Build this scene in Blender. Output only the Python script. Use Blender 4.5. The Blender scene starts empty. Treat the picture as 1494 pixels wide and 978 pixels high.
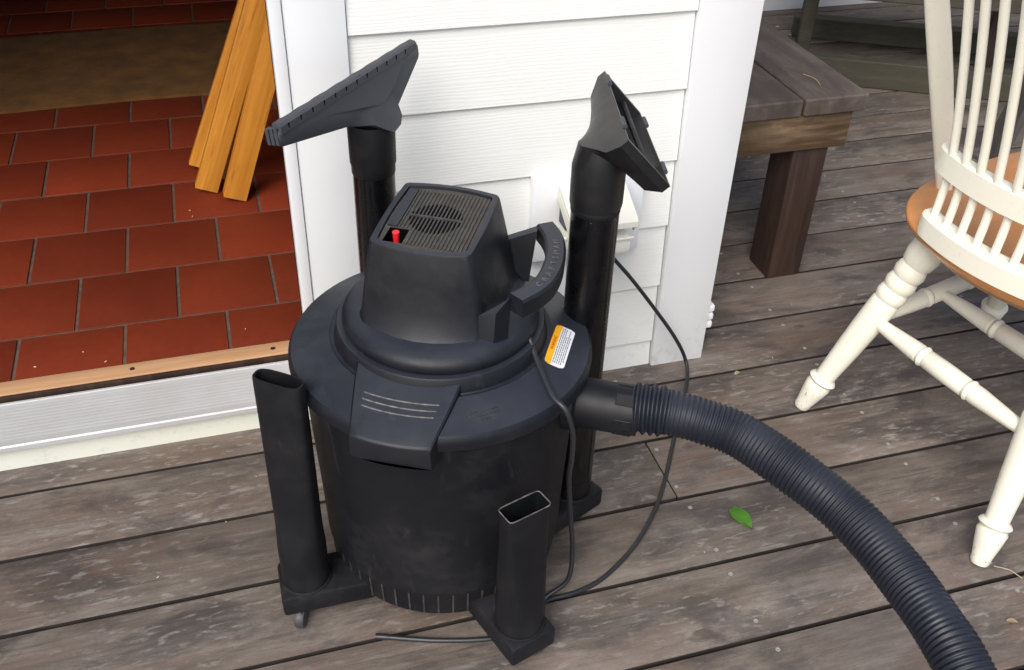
import bpy, bmesh, math, random
from mathutils import Vector, Matrix, Quaternion
random.seed(11)
R = math.radians
scene = bpy.context.scene
C = scene.collection

# ---------------------------------------------------------------- camera, sky, sun, exposure
cam_d = bpy.data.cameras.new('camera')
cam = bpy.data.objects.new('camera', cam_d); C.objects.link(cam)
cam_d.sensor_fit = 'HORIZONTAL'; cam_d.sensor_width = 36.0
cam_d.lens = 1450.95 / 1494 * 36.0
cam_d.clip_start = 0.02; cam_d.clip_end = 500
cam.matrix_world = (Matrix.Translation((0, 0, 1.203)) @
    Matrix(((0.95821824, 0.14714543, -0.24528765, 0), (-0.28461675, 0.57586550, -0.76640215, 0),
            (0.02848011, 0.80419349, 0.59368486, 0), (0, 0, 0, 1))))
scene.camera = cam
w = bpy.data.worlds.new('World'); scene.world = w; w.use_nodes = True
nt = w.node_tree; bg = nt.nodes['Background']
sky = nt.nodes.new('ShaderNodeTexSky'); sky.sky_type = 'NISHITA'; sky.sun_disc = False
SUN_DIR = Vector((-0.43, -0.63, 0.80)).normalized()
sky.sun_elevation = math.asin(SUN_DIR.z); sky.sun_rotation = math.atan2(SUN_DIR.x, SUN_DIR.y)
sky.air_density = 1.0; sky.dust_density = 3.0; sky.ozone_density = 1.0
nt.links.new(sky.outputs[0], bg.inputs[0]); bg.inputs[1].default_value = 0.11
sun_d = bpy.data.lights.new('sun', 'SUN'); sun_d.energy = 1.5; sun_d.angle = R(38); sun_d.color = (1, 0.97, 0.93)
sun = bpy.data.objects.new('sun', sun_d); C.objects.link(sun)
sun.rotation_euler = SUN_DIR.to_track_quat('Z', 'Y').to_euler()
vs = scene.view_settings
vs.view_transform = 'Standard'; vs.look = 'None'; vs.gamma = 1.0; vs.use_curve_mapping = False
vs.exposure = 0.78

# ---------------------------------------------------------------- helpers
def tag(o, label=None, cat=None, group=None, kind=None):
    if label: o['label'] = label
    if cat: o['category'] = cat
    if group: o['group'] = group
    if kind: o['kind'] = kind
    return o
def empty(name, loc=(0, 0, 0), rz=0.0, parent=None):
    o = bpy.data.objects.new(name, None); C.objects.link(o)
    o.location = loc; o.rotation_euler = (0, 0, rz); o.empty_display_size = 0.1
    if parent: o.parent = parent
    return o
def mesh_of(bm, name, m, smooth=35):
    bmesh.ops.recalc_face_normals(bm, faces=bm.faces)
    me = bpy.data.meshes.new(name); bm.to_mesh(me); bm.free()
    for mm in (m if isinstance(m, (list, tuple)) else [m]): me.materials.append(mm)
    if smooth:
        me.shade_smooth(); me.set_sharp_from_angle(angle=R(smooth))
    return me
def obj(name, bm, m, parent=None, smooth=35):
    me = bm if isinstance(bm, bpy.types.Mesh) else mesh_of(bm, name, m, smooth)
    o = bpy.data.objects.new(name, me); C.objects.link(o)
    if parent: o.parent = parent
    return o
def copy_tree(o, parent=None):
    c = o.copy(); C.objects.link(c)
    if parent: c.parent = parent
    for ch in list(o.children): copy_tree(ch, c)
    return c
def add_box(bm, x0, x1, y0, y1, z0, z1, bev=0.0, seg=1, M=None):
    r = bmesh.ops.create_cube(bm, size=1.0)
    vsx = r['verts']
    for v in vsx:
        v.co = Vector((x0 + (v.co.x + .5) * (x1 - x0), y0 + (v.co.y + .5) * (y1 - y0), z0 + (v.co.z + .5) * (z1 - z0)))
    if bev > 0:
        es = list({e for v in vsx for e in v.link_edges})
        r2 = bmesh.ops.bevel(bm, geom=es, offset=bev, segments=seg, affect='EDGES', profile=.5)
        vsx = list({v for f in r2['faces'] for v in f.verts} | {v for v in vsx if v.is_valid})
    if M is not None:
        for v in vsx: v.co = M @ v.co
    return vsx
def bx(*a, **k):
    bm = bmesh.new(); add_box(bm, *a, **k); return bm
def add_loft(bm, rings, cap0=True, cap1=True, close=True):
    vr = [[bm.verts.new(p) for p in r] for r in rings]
    n = len(vr[0])
    for a, b in zip(vr, vr[1:]):
        for i in range(n if close else n - 1):
            j = (i + 1) % n
            bm.faces.new((a[i], a[j], b[j], b[i]))
    if cap0: bm.faces.new(list(reversed(vr[0])))
    if cap1: bm.faces.new(vr[-1])
    return vr
def add_lathe(bm, prof, n=48, M=None, cap0=True, cap1=True):
    M = M or Matrix.Identity(4)
    rings = [[M @ Vector((r * math.cos(2 * math.pi * i / n), r * math.sin(2 * math.pi * i / n), z)) for i in range(n)] for r, z in prof]
    add_loft(bm, rings, cap0, cap1)
def axis_matrix(p0, p1):
    d = Vector(p1) - Vector(p0)
    return Matrix.Translation(p0) @ d.to_track_quat('Z', 'Y').to_matrix().to_4x4()
def turned(p0, p1, prof, n=20):
    """lathe between two points; prof = (t 0..1, radius)"""
    L = (Vector(p1) - Vector(p0)).length
    bm = bmesh.new(); add_lathe(bm, [(r, t * L) for t, r in prof], n, axis_matrix(p0, p1)); return bm
def catmull(pts, k=8):
    P = [Vector(p) for p in pts]; P = [2 * P[0] - P[1]] + P + [2 * P[-1] - P[-2]]
    out = []
    for i in range(1, len(P) - 2):
        a, b, c, d = P[i - 1:i + 3]
        for j in range(k):
            t = j / k
            out.append(.5 * ((2 * b) + (c - a) * t + (2 * a - 5 * b + 4 * c - d) * t * t + (3 * b - a - 3 * c + d) * t ** 3))
    out.append(P[-2]); return out
def resample(pts, step):
    out = [pts[0].copy()]; acc = 0.0
    for a, b in zip(pts, pts[1:]):
        L = (b - a).length; s = step - acc
        while s <= L:
            out.append(a.lerp(b, s / L)); s += step
        acc = (acc + L) % step
    return out
def add_tube(bm, pts, rad, n=10, cap=True):
    pts = [Vector(p) for p in pts]
    T = [(pts[min(i + 1, len(pts) - 1)] - pts[max(i - 1, 0)]).normalized() for i in range(len(pts))]
    u = T[0].orthogonal().normalized(); rings = []
    for i, p in enumerate(pts):
        if i: u = T[i - 1].rotation_difference(T[i]) @ u
        u = (u - T[i] * u.dot(T[i])).normalized(); v = T[i].cross(u)
        r = rad(i) if callable(rad) else rad
        rings.append([p + (u * math.cos(2 * math.pi * k / n) + v * math.sin(2 * math.pi * k / n)) * r for k in range(n)])
    add_loft(bm, rings, cap, cap)
def rrect(x0, x1, y0, y1, r, z, k=5, bow=(0, 0, 0, 0), side=6):
    """rounded rectangle ring (ccw). bow = outward bulge of -y, +x, +y, -x sides"""
    pts = []
    cs = [((x1 - r), (y0 + r), -90), ((x1 - r), (y1 - r), 0), ((x0 + r), (y1 - r), 90), ((x0 + r), (y0 + r), 180)]
    for ci, (cx, cy, a0) in enumerate(cs):
        for i in range(k):
            a = R(a0 + 90 * i / (k - 1)); pts.append(Vector((cx + r * math.cos(a), cy + r * math.sin(a), z)))
        nx = cs[(ci + 1) % 4]
        a = pts[-1]; b = Vector((nx[0] + r * math.cos(R(nx[2])), nx[1] + r * math.sin(R(nx[2])), z))
        for i in range(1, side): pts.append(a.lerp(b, i / side))
    cx, cy, hx, hy = (x0 + x1) / 2, (y0 + y1) / 2, (x1 - x0) / 2, (y1 - y0) / 2
    for p in pts:
        u, v = (p.x - cx) / hx, (p.y - cy) / hy
        if v < 0: p.y -= bow[0] * (1 - u * u) * abs(v)
        else: p.y += bow[2] * (1 - u * u) * abs(v)
        if u > 0: p.x += bow[1] * (1 - v * v) * abs(u)
        else: p.x -= bow[3] * (1 - v * v) * abs(u)
    return pts
def frame_mesh(name, m, fn, smooth=35):
    bm = bmesh.new(); fn(bm); return mesh_of(bm, name, m, smooth)

# ---------------------------------------------------------------- materials
def mat(name, rough=.5, metallic=0.0, spec=None):
    m = bpy.data.materials.new(name); m.use_nodes = True
    b = m.node_tree.nodes['Principled BSDF']
    b.inputs['Roughness'].default_value = rough; b.inputs['Metallic'].default_value = metallic
    if spec is not None: b.inputs['Specular IOR Level'].default_value = spec
    return m, m.node_tree, b
def node(nt, t, **k):
    n = nt.nodes.new(t)
    for a, v in k.items(): setattr(n, a, v)
    return n
def coords(nt, scale=(1, 1, 1), rnd=0.0, kind='Object'):
    tc = node(nt, 'ShaderNodeTexCoord'); mp = node(nt, 'ShaderNodeMapping')
    mp.inputs['Scale'].default_value = scale
    src = tc.outputs[kind]
    if rnd:
        oi = node(nt, 'ShaderNodeObjectInfo'); mu = node(nt, 'ShaderNodeVectorMath', operation='SCALE')
        cx = node(nt, 'ShaderNodeCombineXYZ')
        for i in range(3): nt.links.new(oi.outputs['Random'], cx.inputs[i])
        nt.links.new(cx.outputs[0], mu.inputs[0]); mu.inputs['Scale'].default_value = rnd
        ad = node(nt, 'ShaderNodeVectorMath', operation='ADD')
        nt.links.new(src, ad.inputs[0]); nt.links.new(mu.outputs[0], ad.inputs[1]); src = ad.outputs[0]
    nt.links.new(src, mp.inputs[0]); return mp.outputs[0]
def noise(nt, vec, scale, detail=4, rough=.55, dist=0.0):
    n = node(nt, 'ShaderNodeTexNoise'); n.inputs['Scale'].default_value = scale; n.inputs['Detail'].default_value = detail
    n.inputs['Roughness'].default_value = rough; n.inputs['Distortion'].default_value = dist
    nt.links.new(vec, n.inputs['Vector']); return n.outputs['Fac']
def ramp(nt, fac, stops):
    r = node(nt, 'ShaderNodeValToRGB'); e = r.color_ramp.elements
    while len(e) < len(stops): e.new(.5)
    for el, (p, c) in zip(e, stops):
        el.position = p; el.color = (*c, 1) if len(c) == 3 else c
    nt.links.new(fac, r.inputs[0]); return r.outputs[0]
def g(v): return (v, v, v)
def mix(nt, fac, a, b, mode='MIX'):
    m = node(nt, 'ShaderNodeMix', data_type='RGBA', blend_type=mode)
    for s, k in ((fac, 0), (a, 6), (b, 7)):
        if isinstance(s, (int, float)): m.inputs[k].default_value = s
        elif isinstance(s, tuple): m.inputs[k].default_value = (*s, 1)
        else: nt.links.new(s, m.inputs[k])
    return m.outputs[2]
def bump(nt, b, h, strength, dist=.01):
    n = node(nt, 'ShaderNodeBump'); n.inputs['Strength'].default_value = strength; n.inputs['Distance'].default_value = dist
    nt.links.new(h, n.inputs['Height']); nt.links.new(n.outputs[0], b.inputs['Normal'])
def plain(name, col, rough=.5, metallic=0.0, var=.15, scale=20, bmp=0.0, bscale=200):
    m, nt, b = mat(name, rough, metallic)
    v = coords(nt)
    f = noise(nt, v, scale)
    lo = tuple(max(0, c * (1 - var)) for c in col); hi = tuple(min(1, c * (1 + var)) for c in col)
    nt.links.new(ramp(nt, f, [(.3, lo), (.7, hi)]), b.inputs['Base Color'])
    if bmp: bump(nt, b, noise(nt, v, bscale, 2), bmp, .002)
    return m

def black_plastic(name, base, rough, dust=.35, dustcol=(.10, .088, .075), pebble=.25, sky_tint=0.0, tintcol=(.060, .070, .095), spec=.5):
    m, nt, b = mat(name, rough, 0, spec)
    v = coords(nt)
    d1 = noise(nt, v, 9, 6, .65); d2 = noise(nt, v, 60, 4, .6); d3 = noise(nt, v, 2.6, 3)
    base2 = mix(nt, ramp(nt, d3, [(.35, g(0)), (.7, g(1))]), base, tuple(c * 1.5 for c in base))
    dm = mix(nt, 1.0, ramp(nt, d1, [(.48, g(0)), (.8, g(1))]), ramp(nt, d2, [(.3, g(.25)), (.75, g(1))]), 'MULTIPLY')
    dm = mix(nt, 1.0, dm, g(dust), 'MULTIPLY')
    col = mix(nt, dm, base2, dustcol)
    if sky_tint:      # pale sky light painted onto the faces that look up
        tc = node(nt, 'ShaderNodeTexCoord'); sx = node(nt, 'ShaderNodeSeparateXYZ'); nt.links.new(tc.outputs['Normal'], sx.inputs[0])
        up = ramp(nt, sx.outputs['Z'], [(.70, g(0)), (.97, g(sky_tint))])
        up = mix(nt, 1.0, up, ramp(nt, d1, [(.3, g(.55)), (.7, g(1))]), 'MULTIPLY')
        col = mix(nt, up, col, tintcol)
    # wipe marks and scratches: long pale smears, then pale specks
    sm = noise(nt, coords(nt, (3.2, 3.2, .9)), 7, 5, .7, 1.5)
    col = mix(nt, ramp(nt, sm, [(.60, g(0)), (.76, g(.14 + dust * .4))]), col, dustcol)
    sp = noise(nt, coords(nt, (1, 1, .8)), 110, 3, .6)
    col = mix(nt, ramp(nt, sp, [(.75, g(0)), (.81, g(.30))]), col, (.20, .20, .20))
    nt.links.new(col, b.inputs['Base Color'])
    nt.links.new(ramp(nt, d1, [(.3, g(max(0, rough - .08))), (.75, g(min(1, rough + .22)))]), b.inputs['Roughness'])
    if pebble: bump(nt, b, noise(nt, v, 900, 2), pebble, .0006)
    return m
M_BODY = black_plastic('black_textured_plastic', (.0052, .0058, .0080), .5, .34, spec=.30)
M_LID = black_plastic('dusty_sky_tinted_plastic', (.0065, .0075, .0110), .44, .20, pebble=.35, sky_tint=.42, spec=.4)  # patchy dust, plus sky light painted on upward faces
M_WAND = black_plastic('smooth_black_plastic', (.0022, .0022, .0030), .20, .06, pebble=0, spec=.45)
M_TOOL = black_plastic('grey_black_plastic', (.045, .048, .057), .5, .25)
M_HEAD = black_plastic('nozzle_black_plastic', (.009, .0092, .0105), .32, .14, pebble=0, sky_tint=.25, tintcol=(.10, .098, .095), spec=.4)
M_CREV = black_plastic('crevice_black_plastic', (.0050, .0055, .0072), .46, .24, spec=.32)
M_HOSE = black_plastic('hose_black_vinyl', (.0075, .0092, .0150), .42, .16, (.05, .050, .052), pebble=0, sky_tint=.30, spec=.4)
M_DARK = plain('dark_hollow', (.003, .003, .003), 1.0); M_DARK.node_tree.nodes['Principled BSDF'].inputs['Specular IOR Level'].default_value = .05
M_CORD = plain('cord_rubber', (.02, .021, .024), .38)
M_RED = plain('red_switch_plastic', (.75, .02, .03), .35, var=.05)
M_DUSTY = plain('dusty_grille_floor', (.058, .051, .043), .8, var=.4, scale=90)
M_RIB = plain('grille_rib_plastic', (.042, .041, .040), .5, var=.4, scale=60)
M_SCUFF = plain('scuffed_ridge_plastic', (.11, .105, .10), .5, var=.6, scale=120)
M_LABEL_W = plain('label_white', (.78, .80, .82), .35, var=.04)
M_LABEL_O = plain('label_orange', (.95, .42, .015), .35, var=.03)
M_INK = plain('label_ink', (.10, .10, .12), .5)
M_INK_O = plain('label_brown_ink', (.25, .08, .01), .5)
M_STEEL = plain('dull_steel', (.34, .32, .29), .5, .3)
M_RUBBER = plain('caster_rubber', (.05, .05, .055), .5)

def white_paint(name, col=(.80, .81, .79), rough=.5, grain=0.0, dirt=.25, chips=0.0, splash=False):
    m, nt, b = mat(name, rough)
    v = coords(nt)
    a = noise(nt, v, 3, 4); c = noise(nt, v, 26, 5, .65); s = noise(nt, v, 75, 3)
    k = mix(nt, ramp(nt, a, [(.35, g(0)), (.75, g(.5))]), col, tuple(x * .94 for x in col))
    k = mix(nt, ramp(nt, c, [(.66, g(0)), (.85, g(dirt))]), k, (.42, .41, .36))
    k = mix(nt, ramp(nt, s, [(.76, g(0)), (.80, g(.5 * dirt + .1))]), k, (.3, .29, .26))
    if splash:
        tc = node(nt, 'ShaderNodeTexCoord'); sx = node(nt, 'ShaderNodeSeparateXYZ'); nt.links.new(tc.outputs['Object'], sx.inputs[0])
        low = ramp(nt, sx.outputs['Z'], [(.0, g(1)), (.16, g(.0))])
        sp1 = ramp(nt, noise(nt, v, 55, 5, .7), [(.55, g(0)), (.72, g(.30))]); sp2 = ramp(nt, noise(nt, coords(nt, (1, 1, .6)), 9, 4, .6), [(.54, g(0)), (.78, g(.22))])
        sm = mix(nt, 1.0, mix(nt, .5, sp1, sp2, 'ADD'), low, 'MULTIPLY')
        k = mix(nt, sm, k, (.30, .27, .21))
    if chips:
        ch = noise(nt, coords(nt, (1, 1, .45)), 210, 4, .7)
        k = mix(nt, ramp(nt, ch, [(.62, g(0)), (.66, g(chips))]), k, (.16, .14, .11))
    nt.links.new(k, b.inputs['Base Color'])
    if grain:
        vg = coords(nt, (1.6, 30, 30), 17)
        h = noise(nt, vg, 2.2, 5, .6, 1.2)
        wv = node(nt, 'ShaderNodeTexWave', wave_type='BANDS', bands_direction='Z')
        wv.inputs['Scale'].default_value = 55; wv.inputs['Distortion'].default_value = 9
        wv.inputs['Detail'].default_value = 3; wv.inputs['Detail Scale'].default_value = .8
        nt.links.new(coords(nt, (.10, 1, 1), 9), wv.inputs['Vector'])
        h2 = mix(nt, .55, h, wv.outputs['Fac'])
        bump(nt, b, h2, grain, .0022)
    else:
        bump(nt, b, noise(nt, v, 160, 3), .06, .002)
    return m
M_SIDING = white_paint('white_siding_paint', (.82, .83, .80), .5, .13, .10, splash=True)
M_TRIM = white_paint('white_trim_paint', (.825, .845, .86), .42, 0, .16, splash=True)
M_FASCIA = white_paint('cream_fascia_paint', (.72, .74, .65), .5, 0, .3, splash=True)
M_BOX = white_paint('cream_outlet_plastic', (.80, .79, .70), .4, 0, .15)
M_SHADEWALL = white_paint('white_wall_paint', (.75, .76, .78), .6, 0, .1)
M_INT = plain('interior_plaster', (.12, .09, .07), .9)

def wood(name, cols, long=(1.2, 18, 18), scale=3.0, rough=.6, rnd=37.0, blotch=None, bmp=.25, spots=None, hue=.0, fine=1.0):
    m, nt, b = mat(name, rough)
    v = coords(nt, long, rnd); vb = coords(nt, (.55 * long[0], .11 * long[1], .11 * long[2]), rnd * 1.7)
    f = noise(nt, v, scale, 7, .62, .6); f2 = noise(nt, v, scale * 5, 5, .7)
    col = ramp(nt, f, cols)
    col = mix(nt, .35 * fine, col, ramp(nt, f2, [(.3, g(.35)), (.7, g(.75))]), 'OVERLAY')
    if blotch:
        bl = noise(nt, vb, 2.6, 6, .66, .8)
        col = mix(nt, ramp(nt, bl, [(.40, g(0)), (.66, g(blotch[1]))]), col, blotch[0])
    if spots:
        sp = noise(nt, coords(nt, tuple(x * .5 for x in long), rnd * 2.3), 13, 4, .6)
        col = mix(nt, ramp(nt, sp, [(.60, g(0)), (.70, g(spots[1]))]), col, spots[0])
    oi = node(nt, 'ShaderNodeObjectInfo')
    mr = node(nt, 'ShaderNodeMapRange'); mr.inputs[3].default_value = .80; mr.inputs[4].default_value = 1.18
    nt.links.new(oi.outputs['Random'], mr.inputs[0])
    col2 = node(nt, 'ShaderNodeVectorMath', operation='SCALE'); nt.links.new(col, col2.inputs[0]); nt.links.new(mr.outputs[0], col2.inputs['Scale'])
    nt.links.new(col2.outputs[0], b.inputs['Base Color'])
    hh = mix(nt, .5, f, f2)
    bump(nt, b, hh, bmp, .003)
    return m
def deck_mat():
    m, nt, b = mat('weathered_deck_wood', .62)
    f = noise(nt, coords(nt, (2.6, 9, 9), 37), 2.4, 8, .62, .3)
    col = ramp(nt, f, [(.28, (.112, .088, .070)), (.46, (.172, .140, .115)), (.60, (.208, .174, .147)), (.78, (.280, .245, .215))])
    # soft streaks along the grain
    sk = noise(nt, coords(nt, (2.4, 42, 42), 19), 2.2, 6, .65, .4)
    col = mix(nt, .55, col, ramp(nt, sk, [(.30, g(.30)), (.70, g(.68))]), 'OVERLAY')
    # reddish brown fresher wood
    br = noise(nt, coords(nt, (1.5, 5, 5), 71), 1.7, 6, .6, .3)
    col = mix(nt, ramp(nt, br, [(.50, g(0)), (.68, g(.60))]), col, (.140, .088, .060))
    # weathered dark patches with ragged edges
    bl = noise(nt, coords(nt, (3.0, 7.5, 7.5), 53), 1.35, 9, .70, .5)
    col = mix(nt, ramp(nt, bl, [(.49, g(0)), (.60, g(.70))]), col, (.060, .052, .052))
    # pale worn flecks, gathered in patches
    fl = noise(nt, coords(nt, (15, 50, 50), 23), 2.1, 4, .6, .4); pa = noise(nt, coords(nt, (2, 4, 4), 91), 1.6, 3)
    fm = mix(nt, 1.0, ramp(nt, fl, [(.55, g(0)), (.66, g(1))]), ramp(nt, pa, [(.42, g(.06)), (.60, g(.62))]), 'MULTIPLY')
    col = mix(nt, fm, col, (.36, .335, .315))
    # cracks and dark hairlines
    gl = noise(nt, coords(nt, (5, 170, 170), 29), 1.5, 3, .6, .2)
    col = mix(nt, ramp(nt, gl, [(.60, g(0)), (.70, g(.55))]), col, (.055, .045, .040))
    # odd brown stains
    st = noise(nt, coords(nt, (5, 11, 11), 43), 1.6, 4, .55)
    col = mix(nt, ramp(nt, st, [(.68, g(0)), (.73, g(.6))]), col, (.065, .043, .036))
    mi = noise(nt, coords(nt, (260, 420, 420), 3), 1.0, 2, .6)
    col = mix(nt, .30, col, ramp(nt, mi, [(.3, g(.36)), (.7, g(.64))]), 'OVERLAY')
    oi = node(nt, 'ShaderNodeObjectInfo')
    mr = node(nt, 'ShaderNodeMapRange'); mr.inputs[3].default_value = .72; mr.inputs[4].default_value = .98
    nt.links.new(oi.outputs['Random'], mr.inputs[0])
    c2 = node(nt, 'ShaderNodeVectorMath', operation='SCALE'); nt.links.new(col, c2.inputs[0]); nt.links.new(mr.outputs[0], c2.inputs['Scale'])
    nt.links.new(c2.outputs[0], b.inputs['Base Color'])
    nt.links.new(ramp(nt, bl, [(.4, g(.72)), (.7, g(.55))]), b.inputs['Roughness'])
    bump(nt, b, mix(nt, .5, sk, gl), .35, .003); return m
M_DECKEDGE = plain('dark_board_edge', (.022, .017, .014), .9, var=.5, scale=14)  # board sides coloured darker than the tops, so the gaps read dark
M_DECK = deck_mat()
M_BENCH = wood('weathered_bench_wood', [(.25, (.060, .044, .035)), (.5, (.110, .084, .068)), (.75, (.17, .140, .120))], (7, 2.2, 7), 2.6, .6, 21, ((.046, .032, .026), .6), .3, ((.20, .18, .16), .3))
M_APRON = wood('stained_apron_wood', [(.25, (.045, .025, .013)), (.5, (.115, .070, .034)), (.72, (.25, .175, .10))], (2.4, 22, 22), 2.6, .6, 11, ((.04, .024, .014), .6))
M_LEG = wood('dark_post_wood', [(.25, (.018, .010, .007)), (.5, (.040, .021, .014)), (.8, (.080, .048, .034))], (16, 16, 1.3), 2.4, .55, 5)
M_MOSS = wood('mossy_grey_wood', [(.25, (.05, .048, .03)), (.5, (.064, .059, .043)), (.8, (.10, .094, .070))], (3, 3, 16), 2.6, .8, 5, ((.065, .066, .03), .5))
M_GREYWOOD = wood('grey_outdoor_wood', [(.25, (.05, .047, .045)), (.5, (.085, .08, .075)), (.8, (.14, .13, .125))], (16, 16, 1.3), 2.6, .8, 5)
M_PLANK = wood('golden_timber', [(.2, (.44, .170, .022)), (.5, (.64, .275, .036)), (.8, (.76, .370, .070))], (26, 26, 1.5), 1.7, .42, 7, ((.40, .15, .016), .6), .10, ((.22, .07, .010), .6), 0, 1.0)
M_SEAT = wood('honey_varnished_wood', [(.2, (.48, .19, .055)), (.5, (.58, .25, .078)), (.8, (.66, .31, .11))], (2.2, 12, 12), 1.8, .28, 0.01, None, .03, None, 0, .4)
M_STRIP = wood('threshold_timber', [(.25, (.40, .22, .11)), (.6, (.52, .31, .17)), (.85, (.60, .38, .23))], (1.2, 25, 25), 2.0, .5, 0.01, None, .05, None, 0, .5)
M_CHAIR = white_paint('antique_white_paint', (.84, .81, .68), .38, 0, .22, .10)
M_CHAIRFOOT = white_paint('chipped_white_paint', (.80, .775, .66), .42, 0, .5, .8)
M_SOIL = plain('dark_soil', (.035, .028, .022), .9)
M_LEAF = plain('fresh_leaf_green', (.13, .36, .045), .4, var=.2, scale=60)
M_PALE = plain('dry_petal', (.55, .50, .36), .7)
M_STRAW = plain('dry_straw', (.5, .4, .25), .7)
def tile_mat():
    m, nt, b = mat('terracotta_tile', .6, 0, .25)
    v = coords(nt, (1, 1, 1), 29)
    f = noise(nt, v, 7, 5, .6); f2 = noise(nt, v, 70, 4, .6)
    col = ramp(nt, f, [(.25, (.140, .0215, .0080)), (.75, (.180, .0275, .0098))])
    col = mix(nt, .3, col, ramp(nt, f2, [(.3, g(.4)), (.7, g(.62))]), 'OVERLAY')
    oi = node(nt, 'ShaderNodeObjectInfo'); mr = node(nt, 'ShaderNodeMapRange'); mr.inputs[3].default_value = .80; mr.inputs[4].default_value = 1.24
    nt.links.new(oi.outputs['Random'], mr.inputs[0])
    sc = node(nt, 'ShaderNodeVectorMath', operation='SCALE'); nt.links.new(col, sc.inputs[0]); nt.links.new(mr.outputs[0], sc.inputs['Scale'])
    nt.links.new(sc.outputs[0], b.inputs['Base Color']); bump(nt, b, f2, .15, .002); return m
M_TILE = tile_mat()
M_GROUT = plain('grey_grout', (.105, .072, .055), .9, var=.3, scale=60)
M_RUG = plain('brown_sisal_rug', (.130, .058, .013), .95, var=.35, scale=14, bmp=.6, bscale=500)
def alu():
    m, nt, b = mat('brushed_aluminium', .45, .15)
    f = noise(nt, coords(nt, (1, 120, 120)), 3, 4); f2 = noise(nt, coords(nt), 9, 4)
    c = mix(nt, ramp(nt, f2, [(.45, g(0)), (.8, g(.6))]), ramp(nt, f, [(.3, (.50, .505, .51)), (.7, (.57, .575, .58))]), (.44, .43, .40))
    nt.links.new(c, b.inputs['Base Color']); bump(nt, b, f, .1, .002); return m
M_ALU = alu()

# ---------------------------------------------------------------- ground and deck
GY = 1.4773; PW = 0.145
bm = bmesh.new(); bmesh.ops.create_grid(bm, x_segments=2, y_segments=2, size=120)
o = obj('ground', bm, M_SOIL, None, 0); o.location = (0, 0, -.45); tag(o, kind='structure')
deck = tag(empty('deck'), 'weathered timber deck of wide grey brown boards', kind='structure')
def board_mesh(x0, x1, gp=.0065):
    bm = bmesh.new(); add_box(bm, x0, x1, -PW / 2 + gp / 2, PW / 2 - gp / 2, -.036, 0, .0020, 2)
    me = mesh_of(bm, 'deck_board', [M_DECK, M_DECKEDGE], 40)
    for f in me.polygons:
        if f.normal.z < .3: f.material_index = 1
    return me
XA, XB, XJ = -2.2, 6.0, .6366
full = board_mesh(XA, XB, .0078)
right = board_mesh(.5, XB)
sA = board_mesh(XA, XJ - .0012); sB = board_mesh(XJ + .0012, XB)
sbm = bmesh.new(); add_lathe(sbm, [(.0038, 0), (.0036, .0005), (.0022, .0006), (.0016, .0001)], 10)
screw_me = mesh_of(sbm, 'screw', M_STEEL, 30)
for k in range(-13, 17):
    y = GY - (k + .5) * PW
    if k == 2: ms = [sA, sB]
    elif k < 0: ms = [right]
    else: ms = [full]
    for i, me in enumerate(ms):
        b = obj('deck_board', me, None, deck)
        b.location = (0, y, random.uniform(-.0008, .0004)); b.rotation_euler = (random.uniform(-.004, .004), 0, 0)
        for xj in (.648, 1.06, 1.50):
            if (len(ms) == 2 and i == 0) or k > 9 or k < -6: continue
            for s in (-1, 1):
                q = obj('screw', screw_me, None, b)
                q.location = (xj + random.uniform(-.004, .004), s * (PW / 2 - .028) + random.uniform(-.004, .004), .0002)
for k, x in enumerate((-1.6, -.9, -.2, .5, 1.06, 1.5, 2.1, 2.8, 3.5)):
    pass
bm = bmesh.new()
for x in (-1.6, -.9, -.2, .637, 1.06, 1.5, 2.1, 2.8, 3.5): add_box(bm, x - .03, x + .03, -.9, 3.3, -.17, -.038)
obj('joist', bm, M_LEG, deck, 0)

# ---------------------------------------------------------------- house: siding, trim, doorway, interior
house = tag(empty('house', (0.45, 1.4, 0)), 'white weatherboard house wall with open tiled doorway at left', 'house')
HX, HY = -.45, -1.4       # children are written in world coordinates
def hp(name, bm, m, smooth=35, parent=house):
    o = obj(name, bm, m, parent, smooth)
    if parent is house: o.location = (HX, HY, 0)
    return o
SX0, SX1, SY = .1845, .7315, 1.396
zs = [-.004] + [.0555 + .12836 * i for i in range(0, 19)]
for i in range(len(zs) - 1):
    z0, z1 = zs[i], zs[i + 1]
    bm = bmesh.new()
    t = .0085 if i else .004
    prof = [(SY, z0), (SY + .001, z0 - .001), (SY + .010, z0 - .001), (SY + .016, z1 + .012), (SY + .010, z1 + .012), (SY + .0015, z0 + .004)]
    prof = [(SY - .0002, z0 + .0016), (SY + .0014, z0), (SY + .012, z0), (SY + .0165, z1 + .010), (SY + .0078, z1 + .010)]
    add_loft(bm, [[Vector((x, y, z)) for y, z in prof] for x in (SX0 + .0015, SX1)])
    hp('siding_board', bm, M_SIDING, 30)
hp('wall_backing', bx(SX0 - .1, SX1 + .08, SY + .022, SY + .12, 0, 2.45), M_TRIM, 0)
hp('corner_board', bx(.7335, .8425, 1.3885, 1.43, -.004, 2.45, .0025, 2), M_TRIM)
hp('side_wall', bx(.78, .839, 1.432, 3.30, -.02, 2.45), M_SHADEWALL, 0)
hp('door_casing', bx(.0978, .1845, 1.3915, 1.42, .0, 2.2, .002, 2), M_TRIM)
hp('door_jamb', bx(.0785, .0970, 1.388, 1.4155, .059, 2.2, .002, 2), M_TRIM)
hp('jamb_dark_strip', bx(.0778, .0845, 1.4160, 1.4195, .066, 2.2), M_DARK, 0)  # thin black strip along the inner edge of the jamb
hp('lintel', bx(-1.6, .0985, 1.392, 1.55, 2.05, 2.45), M_TRIM, 0)
hp('added_shade_awning', bx(-2.2, .02, 1.06, 1.390, 2.12, 2.18), M_TRIM, 0)  # unseen slab added to darken the tiles inside the doorway
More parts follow.
